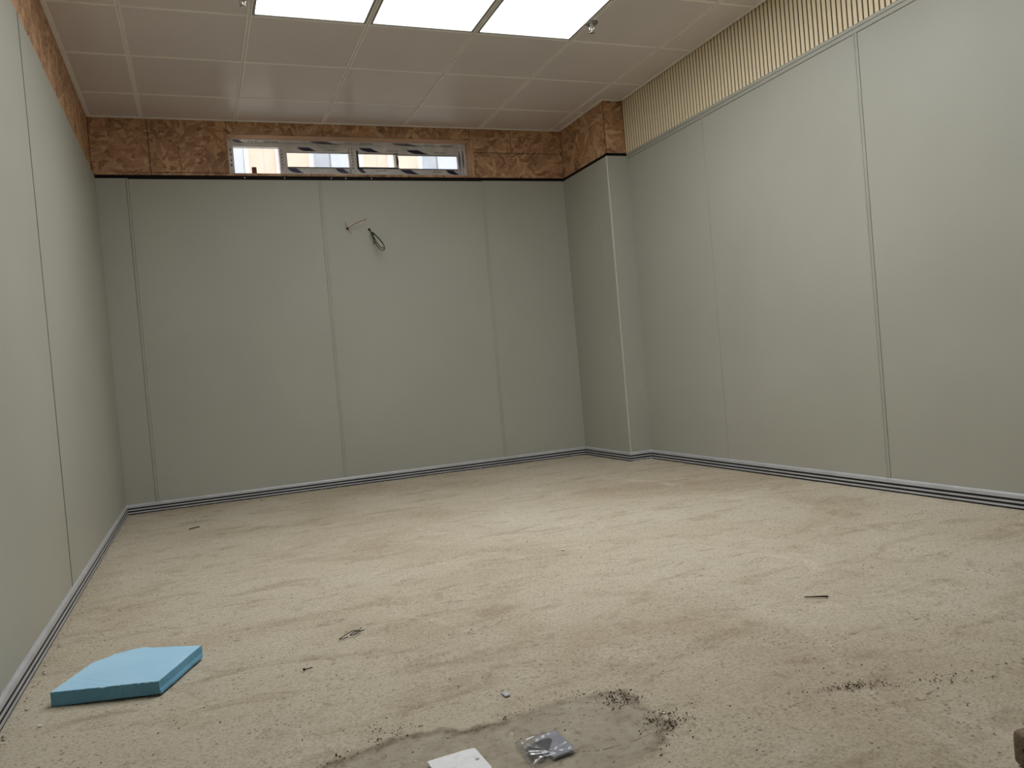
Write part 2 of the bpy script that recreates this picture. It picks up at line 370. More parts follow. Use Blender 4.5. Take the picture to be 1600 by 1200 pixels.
for (x, y, z), q, c_ in zip(v, sd, ck):
    k1 = max(0.0, min(1.0, (q+.045)/.02)); rimz = max(0.0, 1-abs(q-.004)/.018)
    z += -.004+.0052*k1 + rimz*.0035*(.4+noise.noise(Vector((x*28, y*28, 6)))) + (.0016*noise.noise(Vector((x*40, y*40, 5)))+.001*noise.noise(Vector((x*95, y*95, 9))))*max(0, min(1, (q+.01)/.02))
    if c_ < .005: z -= .0007*(1-c_/.005)
    V.append((x, y, z))
pt = put('cement_patch', V, f, MT['patch'], floor, True); pt['label'] = 'darker grey cement patch with a crumbly edge'
for nm, ar in (('sd', sd), ('ck', ck)):
    at = pt.data.attributes.new(nm, 'FLOAT', 'POINT'); at.data.foreach_set('value', np.ascontiguousarray(ar, dtype=np.float32))

def crumbs(name, pts, mat, parent):
    V, Fc = [], []
    for (x, y, s, z) in pts:
        n0 = len(V); a0 = random.random()*6.28
        base_ = [(x+s*random.uniform(.6, 1.3)*math.cos(a0+k*1.2566), y+s*random.uniform(.6, 1.3)*math.sin(a0+k*1.2566), z-0.0005) for k in range(5)]
        topc = (x+s*random.uniform(-.3, .3), y+s*random.uniform(-.3, .3), z+s*random.uniform(.5, 1.0))
        mid_ = [(x+(p[0]-x)*.7, y+(p[1]-y)*.7, z+s*random.uniform(.3, .6)) for p in base_]
        V += base_+mid_+[topc]
        for k in range(5):
            k2 = (k+1) % 5; Fc.append((n0+k, n0+k2, n0+5+k2, n0+5+k)); Fc.append((n0+5+k, n0+5+k2, n0+10))
    o = put(name, V, Fc, mat, parent, origin=(0, 0, 0) if not parent else None); o['kind'] = 'stuff'; return o
dark, pale = [], []
for _ in range(2600):
    y = random.uniform(0.75, 5.6)**1.0; x = random.uniform(-L+.03, R-.03); dark.append((x, y, random.choice((.0007, .0009, .0012, .0012, .0017)), 0.0))
for _ in range(700):
    y = random.uniform(0.75, 3.2); x = random.uniform(-L+.03, R-.03); dark.append((x, y, random.uniform(.0008, .0022), 0.0))
for p in ring:
    for _ in range(3):
        if noise.noise(Vector((p.x*9, p.y*9, 2))) < -.1: continue
        q = p + Vector((random.gauss(0, .012), random.gauss(0, .012))); dark.append((q.x, q.y, .0006+.0022*random.random()**3, 0.001))
for cxy, sx, sy, n in (((1.262, 1.345), .035, .012, 140), ((0.80, 1.56), .03, .02, 120), ((0.83, 1.42), .03, .025, 160), ((0.33, 1.69), .05, .02, 60), ((1.42, 1.28), .05, .02, 60)):
    for _ in range(int(n*1.6)):
        a, b = random.gauss(0, sx), random.gauss(0, sy); dark.append((cxy[0]+.93*a+.365*b, cxy[1]-.365*a+.93*b, .0005+.0019*random.random()**2.5, 0.001))
for _ in range(700): pale.append((random.uniform(-L+.03, R-.03), random.uniform(.8, 5.6), random.uniform(.0008, .0018), 0.0))
for _ in range(240):
    t = random.random(); pale.append((-L+.02+3.3*t, D-.012-abs(random.gauss(0, .012)), random.uniform(.0015, .005), 0.0))
for _ in range(160): pale.append((-L+.016+abs(random.gauss(0, .012)), random.uniform(1.3, 5.6), random.uniform(.0015, .005), 0.0))
for _ in range(70): pale.append((random.uniform(CX, R), DC-.014-abs(random.gauss(0, .008)), random.uniform(.002, .007), 0.0))
crumbs('dirt_crumbs', dark, MT['crumb'], floor); crumbs('mortar_crumbs', pale, MT['pale'], floor)

# ------------------------------------------------------------------ walls
WX0, WX1, WZ0, WZ1 = 0.335, 2.122, 2.262, 2.545    # window opening
HO = .0175
wb = boxes('wall_back', [(-L-.25, R+.25, D+T+.012, D+.26, -.02, WZ0-HO), (-L-.25, R+.25, D+T+.012, D+.26, WZ1+HO, H+.25), (-L-.25, WX0-HO, D+T+.012, D+.26, WZ0-HO, WZ1+HO), (WX1+HO, R+.25, D+T+.012, D+.26, WZ0-HO, WZ1+HO)], MT['shell'])
tag(wb, 'back wall of grey panels below brown strand board and a strip window', 'wall', kind='structure')
wl = box('wall_left', (-L-.25, -L-T-.012, YR, D+.26, -.02, H+.25), MT['shell']); tag(wl, 'left wall of plain grey panels with strand board above', 'wall', kind='structure')
wr = box('wall_right', (R+T+.012, R+.25, YR, D+.26, -.02, H+.25), MT['shell']); tag(wr, 'right wall of grey panels under a band of cream vertical slats', 'wall', kind='structure')
wf = box('wall_front', (-L-.25, R+.25, YR-.25, YR, -.02, H+.25), MT['panel']); tag(wf, 'plain grey wall behind the viewer, out of the picture', 'wall', kind='structure')
wc = box('wall_corner', (CX+T+.012, R+T+.011, DC+T+.012, D+T+.011, -.01, H+.02), MT['shell']); tag(wc, 'boxed-in corner pier clad in grey panels with strand board on top', 'wall', kind='structure')

def panelx(parent, x0, x1, zt, y=D+PF, zb=.01): return box('wall_panel', (x0, x1, y, y+T+.005, zb, zt), MT['panel'], parent, .0012)
def panely(parent, y0, y1, zt, x, sgn, zb=.01):
    a, b = sorted((x, x+sgn*(T+.005))); return box('wall_panel', (a, b, y0, y1, zb, zt), MT['panel'], parent, .0012)
# back wall: four panels with ridged joint profiles between them
g = .0015
panelx(wb, -L-.015, -.313-g, PT+.003); panelx(wb, -.313+g, .944-g, PT-.002); panelx(wb, .944+g, 2.186-g, PT-.002); panelx(wb, 2.186+g, CX+.015, PT+.002)
JP = [(0, -.013), (.0035, -.013), (.0045, -.011), (.0045, -.004), (.0025, -.003), (.0025, .003), (.0045, .004), (.0045, .011), (.0035, .013), (0, .013)]
def joint(parent, p, u, v, z0, z1, prof=JP): return extrude('joint_profile', prof, (p[0], p[1], z0), (p[0], p[1], z1), u, v, MT['joint'], parent)
for x in (-.313, .944, 2.186): joint(wb, (x, D+PF), (0, -1, 0), (1, 0, 0), .03, PT-.004)
# left wall: panels butted with a thin dark gap
ys = [YR, 1.055, 2.255, 3.452, D+.0]
for a, b in zip(ys[:-1], ys[1:]): panely(wl, a+.0022, b-(.0022 if b < 4 else 0.0004), PT+.018, -L-PF, -1)
for y in (1.055, 2.255, 3.452): extrude('joint_profile', [(-.004, -.003), (.0018, -.003), (.0023, 0), (.0018, .003), (-.004, .003)], (-L-PF, y, .05), (-L-PF, y, PT+.016), (1, 0, 0), (0, 1, 0), MT['darkjoint'], wl)
# right wall
ysr = [YR, .44, 1.69, 2.938, 4.193, DC+.02]
for a, b in zip(ysr[:-1], ysr[1:]): panely(wr, a+.0012, b-.0012, 2.212, R+PF, 1)
joint(wr, (R+PF, 2.938), (-1, 0, 0), (0, -1, 0), .03, 2.206); joint(wr, (R+PF, 1.69), (-1, 0, 0), (0, -1, 0), .03, 2.206); joint(wr, (R+PF, .44), (-1, 0, 0), (0, -1, 0), .03, 2.206)
joint(wr, (R+PF, 4.193), (-1, 0, 0), (0, -1, 0), .03, 2.206, [(0, -.006), (.0015, -.006), (.002, 0), (.0015, .006), (0, .006)])
CAP = [(-.02, 0), (.003, 0), (.006, .002), (.006, .012), (.003, .014), (.003, .022), (.0075, .024), (.0075, .038), (.004, .042), (-.02, .042)]
extrude('cap_trim', CAP, (R+PF, YR, 2.203), (R+PF, DC-.002, 2.203), (-1, 0, 0), (0, 0, 1), MT['joint'], wr)
box('slat_backing', (R+.008, R+.03, YR, DC+.02, 2.24, H+.02), MT['groove'], wr)
pitch = .0322; first = None; y = DC+T-.001-.0125
while y > YR+.03:
    if first is None: first = box('slat', (R+.0058, R+.0085, y-.0117, y+.0117, 2.2445, H+.006), MT['slat'], wr, .0006)
    else: put_copy(first, 'slat', (R+.00715, y, 2.2445), wr)
    y -= pitch
# pier in the corner: panel bent round a bead, its edge highlight painted as paler grey
panely(wc, DC+.012, 5.31-g, PT+.002, CX+PF, 1); panely(wc, 5.31+g, D+PF, PT+.002, CX+PF, 1)
box('wall_panel', (CX+.012, R+PF+.005, DC+PF, DC+PF+T, .01, PT+.004), MT['panel'], wc, .0012)
extrude('corner_highlight', [(.007*math.cos(a)*-1+.0095, .007*math.sin(a)*-1+.0095) for a in [i*math.pi/16 for i in range(9)]]+[(.0135, .0095), (.0135, .0135), (.0095, .0135)], (CX, DC, .05), (CX, DC, PT+.003), (1, 0, 0), (0, 1, 0), MT['corner'], wc, smooth=False)
joint(wc, (CX+PF, 5.31), (-1, 0, 0), (0, -1, 0), .03, PT-.002, [(0, -.004), (.0012, -.004), (.0018, 0), (.0012, .004), (0, .004)])

# strand board above the panels (set back), each sheet its own piece
ZB = PT+.028
def osx(x0, x1, z0, z1, y=D+T, parent=None): return box('strand_board', (x0+.0022, x1-.0022, y, y+.0115, z0+.001, z1-.001), MT['osbx'], parent or wb, .001)
osx(-L-T, -.168, ZB, H+.01); osx(-.168, WX0, 2.271, H+.01); osx(-.168, WX1, ZB, 2.2695); osx(WX0, WX1-.002, WZ1-.001, H+.01)
osx(WX1-.001, 2.462, 2.448, H+.01); osx(2.462, CX+T, 2.448, H+.01); osx(WX1-.001, CX+T, ZB, 2.446)
for a, b in ((YR, 1.7), (1.7, 4.14), (4.14, D+T)): box('strand_board', (-L-T-.0115, -L-T, a+.001, b-.001, PT-.02, H+.01), MT['osby'], wl, .001)
for a, b in ((DC+T+.0015, D+T),): box('strand_board', (CX+T, CX+T+.0115, a, b, ZB, H+.01), MT['osby'], wc, .001)
box('strand_board', (CX+T, R+.004, DC+T, DC+T+.0115, ZB, H+.01), MT['osbx'], wc, .001)
box('edge_strip', (-L-T, CX+T, D+T-.004, D+T+.01, PT-.03, ZB+.0005), MT['blk'], wb); box('edge_strip', (CX+T-.004, CX+T+.01, DC+T-.004, D+T-.0045, PT-.03, ZB+.0005), MT['blk'], wc)
box('edge_strip', (CX+T-.004, R+.002, DC+T-.004, DC+T+.005, PT-.03, ZB+.0005), MT['blk'], wc)
for x in (.43, .70, 1.03, 1.135, 1.325): lathe('screw_head', [(.0045, 0), (.0045, .0015), (.002, .003)], (x, D+T-.004, PT+.015), MT['white'], wb, 8, '-y')
# window lining: head, sides and sill boards
YF = 5.985
boxes('window_lining', [(WX0-.012, WX1+.012, D+T+.002, D+.25, WZ1, WZ1+.012)], MT['pine'], wb); boxes('window_lining', [(WX1, WX1+.016, D+T-.004, D+.25, WZ0, WZ1)], MT['pine'], wb)
boxes('window_lining', [(WX0-.012, WX0, D+T+.002, D+.25, WZ0, WZ1)], MT['pine'], wb); boxes('window_lining', [(WX0-.012, WX1+.012, D+T+.003, D+.25, WZ0-.012, WZ0)], MT['pine'], wb)

# ------------------------------------------------------------------ skirting
def skirting(name, p0, p1, u, m0, m1, label):
    prof = [(0, 0), (.004, 0), (.004, .006), (.012, .006), (.012, .0145), (.004, .0145), (.004, .0245), (.012, .0245), (.012, .033), (.004, .033), (.004, .043), (.012, .043), (.012, .056), (.0105, .060), (.007, .0635), (0, .0645)]
    o = extrude(name, prof, p0, p1, u, (0, 0, 1), MT['alu'], None, m0, m1); tag(o, label, 'skirting', kind='structure')
    for z0, z1 in ((0.0, .0062), (.0143, .0247), (.0328, .0432)):
        extrude('groove_inlay', [(.003, z0), (.0105, z0), (.0105, z1), (.003, z1)], p0, p1, u, (0, 0, 1), MT['black'], o, m0, m1)
    return o
s = PF+.002
skirting('baseboard_back', (-L-s, D+s, 0), (CX+s, D+s, 0), (0, -1, 0), -1, -1, 'grooved silver skirting with black lines along the back wall')
skirting('baseboard_left', (-L-s, YR, 0), (-L-s, D+s, 0), (1, 0, 0), 0, -1, 'grooved silver skirting with black lines along the left wall')
skirting('baseboard_corner_side', (CX+s, D+s, 0), (CX+s, DC+s, 0), (-1, 0, 0), -1, 1, 'short grooved skirting on the long side of the corner pier')
skirting('baseboard_corner_front', (CX+s, DC+s, 0), (R+s, DC+s, 0), (0, -1, 0), 1, -1, 'shortest grooved skirting, across the narrow front of the corner pier')
skirting('baseboard_right', (R+s, DC+s, 0), (R+s, YR, 0), (-1, 0, 0), -1, 0, 'grooved silver skirting with black lines along the right wall')

# ------------------------------------------------------------------ ceiling
ceil = box('ceiling', (-L-.25, R+.25, YR-.25, D+.26, H+.03, H+.25), MT['shell']); tag(ceil, 'suspended ceiling of off-white square tiles in a pale grid', 'ceiling', kind='structure')
GX, GY = [-.1986+.6*i for i in range(6)], [5.4068-.6*i for i in range(11)]
xe = [-L-T]+GX+[R]; ye = [D+T]+GY; ye = [q for q in ye if q > YR]+[YR]
src = None
for i in range(len(xe)-1):
    for j in range(len(ye)-1):
        x0, x1, y1, y0 = xe[i], xe[i+1], ye[j], ye[j+1]
        if 2 <= i <= 4 and 3 <= j <= 6: continue
        full = abs(x1-x0-.6) < .001 and abs(y1-y0-.6) < .001
        if full and src: put_copy(src, 'ceiling_tile', ((x0+x1)/2, (y0+y1)/2, H), ceil)
        else:
            t = box('ceiling_tile', (x0+.004, x1-.004, y0+.004, y1-.004, H, H+.02), MT['tile'], ceil, .002)
            if full: src = t
TB = [(-.012, 0), (-.012, -.003), (-.0035, -.003), (-.0035, .004), (.0035, .004), (.0035, -.003), (.012, -.003), (.012, 0), (.012, .02), (-.012, .02)]
for x in GX: extrude('grid_bar', TB, (x, YR, H), (x, D+T-.001, H), (1, 0, 0), (0, 0, 1), MT['tee'], ceil)
for yv in GY:
    for x0, x1 in zip(xe[:-1], xe[1:]):
        if yv > YR and not (min(abs(yv-GY[3]), abs(yv-GY[5])) < .01 and .3 < x0 < 2.0): box('cross_bar', (x0+.0125, x1-.0125, yv-.011, yv+.011, H-.002, H+.019), MT['tee'], ceil)
for b in ((-L-T+.0005, -L-T+.024, YR, D+T-.001), (-L-T+.0245, CX+T, D+T-.024, D+T-.0005)): box('edge_angle', (*b, H-.004, H+.01), MT['tee'], ceil)
box('edge_angle', (CX+T-.024, CX+T-.0005, DC+T-.024, D+T-.0245, H-.004, H+.01), MT['tee'], ceil); box('edge_angle', (CX+T, R-.0235, DC+T-.024, DC+T-.0005, H-.004, H+.01), MT['tee'], ceil)
box('edge_angle', (R-.023, R-.0015, YR, DC+T-.025, H-.004, H+.01), MT['tee'], ceil)

# ceiling lights: three lit panels side by side
for i, nm in enumerate(('leftmost of the three lit panels in the ceiling, nearest the left wall', 'middle one of the three lit ceiling panels', 'rightmost of the three lit ceiling panels, beside the sprinkler flange')):
  for j in range(2):
    x0, x1, y0, y1 = GX[1+i]+.013, GX[2+i]-.013, GY[4+2*j]+.013, GY[2+2*j]-.013
    e = empty('ceiling_light', ((x0+x1)/2, (y0+y1)/2, H), nm if j == 0 else 'lit ceiling panel overhead, continuing the '+('left', 'middle', 'right')[i]+' one towards the viewer', 'ceiling light', 'lit ceiling panels')
    q = .012
    boxes('frame', [(x0, x0+q, y0, y1, H-.003, H+.02), (x1-q, x1, y0, y1, H-.003, H+.02), (x0+q, x1-q, y0, y0+q, H-.003, H+.02), (x0+q, x1-q, y1-q, y1, H-.003, H+.02)], MT['lampframe'], e)
    box('diffuser', (x0+q+.0005, x1-q-.0005, y0+q+.0005, y1-q-.0005, H+.0005, H+.012), MT['lamp'], e)

def sprinkler(x, y, label):
    e = empty('fire_sprinkler', (x, y, H-.004), label, 'sprinkler', 'ceiling sprinklers'); z = H
    lathe('flange', [(.012, -.012), (.030, -.010), (.036, -.006), (.037, -.002), (.036, 0)], (x, y, z), MT['flange'], e, 24)
    lathe('nozzle', [(.008, -.028), (.010, -.024), (.010, -.016), (.012, -.015), (.012, -.009)], (x, y, z), MT['chrome'], e, 14)
    for sg in (-1, 1): tube('arm', [(x+sg*.009, y, z-.022), (x+sg*.013, y, z-.030), (x+sg*.012, y, z-.042), (x+sg*.003, y, z-.052)], .0026, MT['chrome'], e, 7)
    lathe('bulb', [(.001, -.050), (.0028, -.047), (.0028, -.032), (.0015, -.028)], (x, y, z), MT['chrome'], e, 10)
    lathe('deflector', [(.015, -.0565), (.016, -.0555), (.015, -.0545), (.004, -.053), (.003, -.050)], (x, y, z), MT['chrome'], e, 16)
sprinkler(.354, 3.985, 'small chrome fire sprinkler left of the lit ceiling panels'); sprinkler(2.212, 3.962, 'small chrome fire sprinkler right of the lit ceiling panels')

# ------------------------------------------------------------------ window
win = empty('window_1', ((WX0+WX1)/2, YF, WZ0), 'long low window in pale film-wrapped frames near the ceiling of the back wall', 'window', kind='structure')
YG = 6.065
def swoosh(x0, x1, w, plane, parent, flip=1):
    """navy print: starts blunt, bulges and tapers to a point; plane maps (s, t) to a point"""
    S = [(0, 0), (.07, .30), (.18, .62), (.36, .88), (.65, 1.0), (1.0, 1.0), (.84, .80), (.68, .45), (.56, .12), (.5, 0)]
    pts = [plane(x0+(x1-x0)*a, b if flip > 0 else 1-b) for a, b in S]
    return put('film_print', pts, [tuple(range(len(pts)))], MT['navy'], parent)
def marks(x0, n, w, h, plane, parent, t0, gap=.35):
    """a run of small illegible printed characters"""
    V, Fc = [], []; rnd = random.Random(int(x0*1000)+n)
    for i in range(n):
        xa = x0+i*w
        for _ in range(3):
            if rnd.random() < .5: q = (xa+w*.1, xa+w*(1-gap), *( [t0+h*rnd.random()*.75]*2 )); r_ = (q[0], q[1], q[2], q[2]+h*.2)
            else: c = xa+w*.1+w*(.9-gap)*rnd.random(); r_ = (c, c+w*.16, t0, t0+h)
            n0 = len(V); V += [plane(r_[0], r_[2]), plane(r_[1], r_[2]), plane(r_[1], r_[3]), plane(r_[0], r_[3])]; Fc.append((n0, n0+1, n0+2, n0+3))
    return put('film_lettering', V, Fc, MT['ink'], parent)
ZH = WZ1-.004                                       # underside of the head
head = boxes('frame_head', [(WX0+.001, WX1-.001, YF, 6.11, ZH, WZ1-.0005), (WX0+.04, WX1-.03, YG, 6.11, ZH-.028, ZH-.0002)], MT['film'], win)
hp = lambda x, t: (x, YF+.006+(YG-YF-.012)*t, ZH-.0006)
swoosh(.372, .46, 1, hp, head); swoosh(.91, 1.16, 1, hp, head); swoosh(1.53, 1.78, 1, hp, head)
for x in (.48, 1.17, 1.80): marks(x, 3, .024, .45, hp, head, .25)
cu = bpy.data.curves.new('numerals', 'FONT'); cu.body = '2020'; cu.size = .062; cu.offset = .001
to = bpy.data.objects.new('numerals', cu); COL.objects.link(to); bpy.context.view_layer.update()
tm = bpy.data.meshes.new_from_object(to.evaluated_get(bpy.context.evaluated_depsgraph_get())); bpy.data.objects.remove(to)
for x in (.59, 1.29, 1.93):
    put('film_lettering', [(x+v.co.x*.85, YF+.062-v.co.y, ZH-.0008) for v in tm.vertices], [tuple(p.vertices) for p in tm.polygons], MT['ink'], head)
boxes('frame_sill', [(WX0+.001, WX1-.001, YF, 6.11, WZ0+.0005, 2.300)], MT['film'], win)
jl = boxes('frame_jamb', [(WX0+.001, .377, YF, 6.11, 2.3005, ZH-.0003)], MT['film'], win)
marks(2.345, 4, .036, .5, lambda s_, t: (.345+.024*t, YF-.0006, s_), jl, .3)
jr = boxes('frame_jamb', [(2.104, WX1-.001, YF, 6.11, 2.3005, ZH-.0003), (2.088, 2.1035, YF+.042, 6.11, 2.3005, ZH-.0286)], MT['film'], win)
for xx, ya, yb in ((2.1034, YF+.004, YF+.040), (2.0874, YF+.046, YF+.078)):
    pts = [(xx, ya+(yb-ya)*(.5+s2*.5*math.sin(math.pi*t)**.8), 2.345+t*.165) for s2, tt in ((1, range(0, 11)), (-1, range(9, 0, -1))) for t in [q/10 for q in tt]]
    put('film_print', pts, [tuple(range(len(pts)))], MT['navy'], jr)
for x0, x1, n in ((.697, .745, 7), (1.213, 1.262, 8)):
    m = boxes('mullion', [(x0, x1, 6.03, 6.11, 2.3005, ZH-.0286)], MT['film'], win)
    marks(2.345, n-1, .024, .45, lambda s_, t: (x0+.006+.022*t, 6.0294, s_), m, .3)
# left light: fixed glass straight in the frame
box('pane', (.3775, .6965, 6.082, 6.087, 2.3005, ZH-.0285), MT['glass'], win)
def sash(x0, x1, y0, sl, sr, zt, zb, label):
    f = boxes('sash', [(x0, x1, y0, y0+.024, zt, ZH-.0288), (x0, x1, y0, y0+.024, 2.3008, zb), (x0, x0+sl, y0, y0+.024, zb, zt), (x1-sr, x1, y0, y0+.024, zb, zt)], MT['film'], win); f['label'] = label
    boxes('gasket', [(x0+sl, x1-sr, y0-.001, y0+.01, zb-.0005, zb+.006), (x0+sl, x1-sr, y0-.001, y0+.01, zt-.003, zt+.0005)], MT['gasket'], f)
    box('pane', (x0+sl, x1-sr, y0+.011, y0+.015, zb+.0005, zt-.0005), MT['glass'], f)
    return f
ZT, ZQ = 2.470, 2.361
s1 = sash(.7455, 1.2125, 6.05, .008, .004, ZT+.005, ZQ, 'middle sash wrapped in printed film')
box('daylight_edge', (.755, 1.15, 6.0475, 6.0495, ZT+.004, ZT+.014), MT['white'], s1)  # white-painted strip stands in for daylight through the gap above the glass
s2 = sash(1.2625, 1.585, 6.034, .012, .022, ZT, ZQ, 'inner sliding sash with dark edging'); s3 = sash(1.56, 2.0875, 6.062, .025, .014, ZT+.002, ZQ, 'outer sliding sash at the right')
boxes('gasket', [(1.2627, 1.276, 6.031, 6.0338, ZQ-.01, ZT+.02), (1.555, 1.585, 6.031, 6.0338, ZT-.004, ZT+.004), (1.27, 1.585, 6.031, 6.0338, ZQ-.006, ZQ+.004)], MT['gasket'], s2)
for sa, y0, xs in ((s1, 6.0494, ((.83, 1.0),)), (s2, 6.0334, ((1.285, 1.46),)), (s3, 6.0614, ((1.66, 1.85),))):
    tp = lambda x, t, y0=y0: (x, y0, ZT+.009+.032*t)
    for a, b in xs: swoosh(a, b, 1, tp, sa, -1); marks(b+.035, 6, .016, .3, tp, sa, .3)
bp = lambda y0: (lambda x, t: (x, y0, 2.322+.036*t))
swoosh(.75, .87, 1, bp(6.0494), s1, -1); swoosh(1.10, 1.212, 1, bp(6.0494), s1, -1); swoosh(1.265, 1.33, 1, bp(6.0334), s2, -1); swoosh(1.60, 1.76, 1, bp(6.0614), s3, -1); swoosh(1.97, 2.085, 1, bp(6.0614), s3, -1)
marks(1.40, 5, .018, .3, bp(6.0334), s2, .4); marks(1.86, 5, .016, .3, bp(6.0614), s3, .4)
pts = [(1.565+.014*abs(math.sin(math.pi*t))*q, 6.0334, ZQ+.004+t*(ZT-ZQ-.008)) for q, tt in ((0, (0, 10)), (1.2, range(9, 0, -1))) for t in [i/10 for i in tt]]
put('film_print', [(p[0]+.004, p[1], p[2]) for p in pts], [tuple(range(len(pts)))], MT['navy'], s2)
wd = box('wood_wedge', (.496, .528, 6.01, 6.04, 2.300, 2.352), MT['brick'], None, .003); tag(wd, 'small reddish brown wooden stub standing in the left window pane', 'wood block')

# ------------------------------------------------------------------ building across the way
YB = 14.0
bd = empty('building', (2.5, YB, 0), 'pale peach building with white pilasters seen through the window', 'building')
box('facade', (-14, 22, YB+.06, YB+.5, 0, 9.5), MT['peach'], bd)
per = 1.93
for kx in range(-4, 6):
    o = kx*per
    for a, b in ((1.043, 1.114), (1.56, 1.633), (2.113, 2.178)): box('pilaster', (a+o, b+o, YB, YB+.07, 0, 9.4), MT['bwhite'], bd)
    box('joint_line', (1.366+o, 1.374+o, YB+.05, YB+.065, 0, 9.4), MT['blind'], bd)
    for z0 in (.9, 3.9, 6.9):
        w = box('window', (2.185+o, 2.965+o, YB+.03, YB+.075, z0, z0+1.75), MT['bwhite'], bd, .004)
        box('curtain', (2.20+o, 2.46+o, YB+.022, YB+.0295, z0+.04, z0+1.71), MT['curtain'], w); box('blind', (2.48+o, 2.95+o, YB+.022, YB+.0295, z0+.04, z0+1.71), MT['blind'], w)
        box('frame_post', (2.46+o, 2.48+o, YB+.012, YB+.0295, z0, z0+1.75), MT['lampframe'], w)
gr = box('outdoor_ground', (-20, 28, D+.27, 40, -.25, -.15), MT['pave']); tag(gr, 'grey paved ground outside between the room and the building', 'ground', kind='structure')

# ------------------------------------------------------------------ loose wires on the back wall
YW = D+PF
e = empty('wire_ends', (1.112, YW, 1.85), 'short red and dark wire ends sticking out of a hole in the back wall', 'wire')
lathe('hole', [(.009, -.0005), (.009, .0012), (.004, .0014)], (1.112, YW, 1.868), MT['black'], e, 12, '-y')
tube('red_strand', [(1.112, YW, 1.868), (1.125, YW-.04, 1.872), (1.16, YW-.07, 1.890), (1.20, YW-.085, 1.906), (1.228, YW-.09, 1.914), (1.236, YW-.09, 1.928)], .0022, MT['red'], e)
tube('copper_tip', [(1.228, YW-.09, 1.914), (1.231, YW-.091, 1.905)], .0018, MT['bark'], e, sub=1)
tube('dark_strand', [(1.112, YW, 1.868), (1.106, YW-.03, 1.872), (1.096, YW-.04, 1.882), (1.094, YW-.045, 1.898), (1.097, YW-.045, 1.904)], .0022, MT['cable'], e)
tube('pale_strand', [(1.114, YW, 1.866), (1.118, YW-.025, 1.852), (1.126, YW-.03, 1.832), (1.130, YW-.03, 1.822)], .0018, MT['red'], e)
c = empty('cable_coil', (1.275, YW, 1.69), 'loop of thin black cable hanging from a hole in the back wall', 'cable')
lathe('hole', [(.010, -.0005), (.010, .0012), (.004, .0014)], (1.272, YW, 1.858), MT['black'], c, 12, '-y')
ax = Vector((.060, 0, -.152)); axn = ax.normalized(); sd = Vector((.22, -.9, .12)).normalized(); O = Vector((1.276, YW-.03, 1.835))
P = [Vector((1.272, YW, 1.858)), Vector((1.274, YW-.02, 1.852)), O]
for lp in range(2):
    ln, wd_ = ax.length*(1.0 if lp == 0 else .90), .050-.011*lp
    for i in range(1, 17):
        a = i/16*2*math.pi; w_ = (1-math.cos(a))/2
        P.append(O + axn*ln*w_ + sd*wd_*math.sin(a)*(.35+.75*w_) + Vector((.006*lp, -.10*w_, 0)))
P += [O + axn*.03 + sd*.012, O + axn*.085+sd*-.03]
tube('cable', P, .0030, MT['cable'], c, 8, 3)

# ------------------------------------------------------------------ things on the floor
# blue insulation offcut
tp = [(-.410, 2.300), (-.33, 2.273), (-.25, 2.246), (-.156, 2.213), (-.118, 2.30), (-.085, 2.38), (-.054, 2.451), (-.118, 2.489), (-.183, 2.523), (-.212, 2.549), (-.250, 2.543), (-.284, 2.532), (-.313, 2.505), (-.339, 2.488), (-.375, 2.395)]
rg = []
for i in range(len(tp)):
    a, b = Vector(tp[i]), Vector(tp[(i+1) % len(tp)]); n = max(3, int((b-a).length/.006))
    for q in range(n): rg.append((a.lerp(b, q/n), i))
cn = Vector((-.23, 2.39)); V, Fc = [], []
lv = [(0.0, 1.0), (.006, 1.0), (.014, 1.0), (.022, 1.0), (.029, 1.0), (.0345, 1.0), (.036, .994)]
for z, sc in lv:
    for p, i in rg:
        torn = 1.0 if (i < 3 or 8 <= i <= 14) else .35
        nz = noise.noise(Vector((p.x*70, p.y*70, z*60)))*.0035*torn + noise.noise(Vector((p.x*200, p.y*200, z*200)))*.0012*torn
        w = p + (p-cn).normalized()*nz; w = cn + (w-cn)*sc
        if 3 <= i <= 5 and z < .012: w += Vector((.003, -.001))        # rebated long edge
        lift = .006*max(0, min(1, (w.x+.41)/.26))*(1 if w.y < 2.45 else .6)*(1-z/.05)
        chip = 0
        if z > .03 and i < 3: chip = -.008*max(0, noise.noise(Vector((p.x*110, p.y*110, 7))))*(1 if p.x > -.3 else .3)
        V.append((w.x, w.y, z+lift*.8+chip))
n = len(rg); Fc = [(q*n+i, q*n+(i+1) % n, (q+1)*n+(i+1) % n, (q+1)*n+i) for q in range(len(lv)-1) for i in range(n)]
Fc.append(tuple((len(lv)-1)*n+i for i in range(n)))
V.append((cn.x, cn.y, .002)); t = len(V)-1; Fc += [((i+1) % n, i, t) for i in range(n)]
fb = put('foam_board', V, Fc, MT['foam']); fb.data.materials.append(lit_top_mat())
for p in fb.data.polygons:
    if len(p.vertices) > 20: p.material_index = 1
tag(fb, 'broken pale blue foam insulation slab lying on the floor by the left wall', 'foam board')

def prism(name, pts, z0, z1, mat, parent=None):
    n = len(pts); V = [(x, y, z0) for x, y in pts]+[(x, y, z1) for x, y in pts]
    return put(name, V, [(i, (i+1) % n, (i+1) % n+n, i+n) for i in range(n)]+[tuple(range(n))[::-1], tuple(range(n, 2*n))], mat, parent)
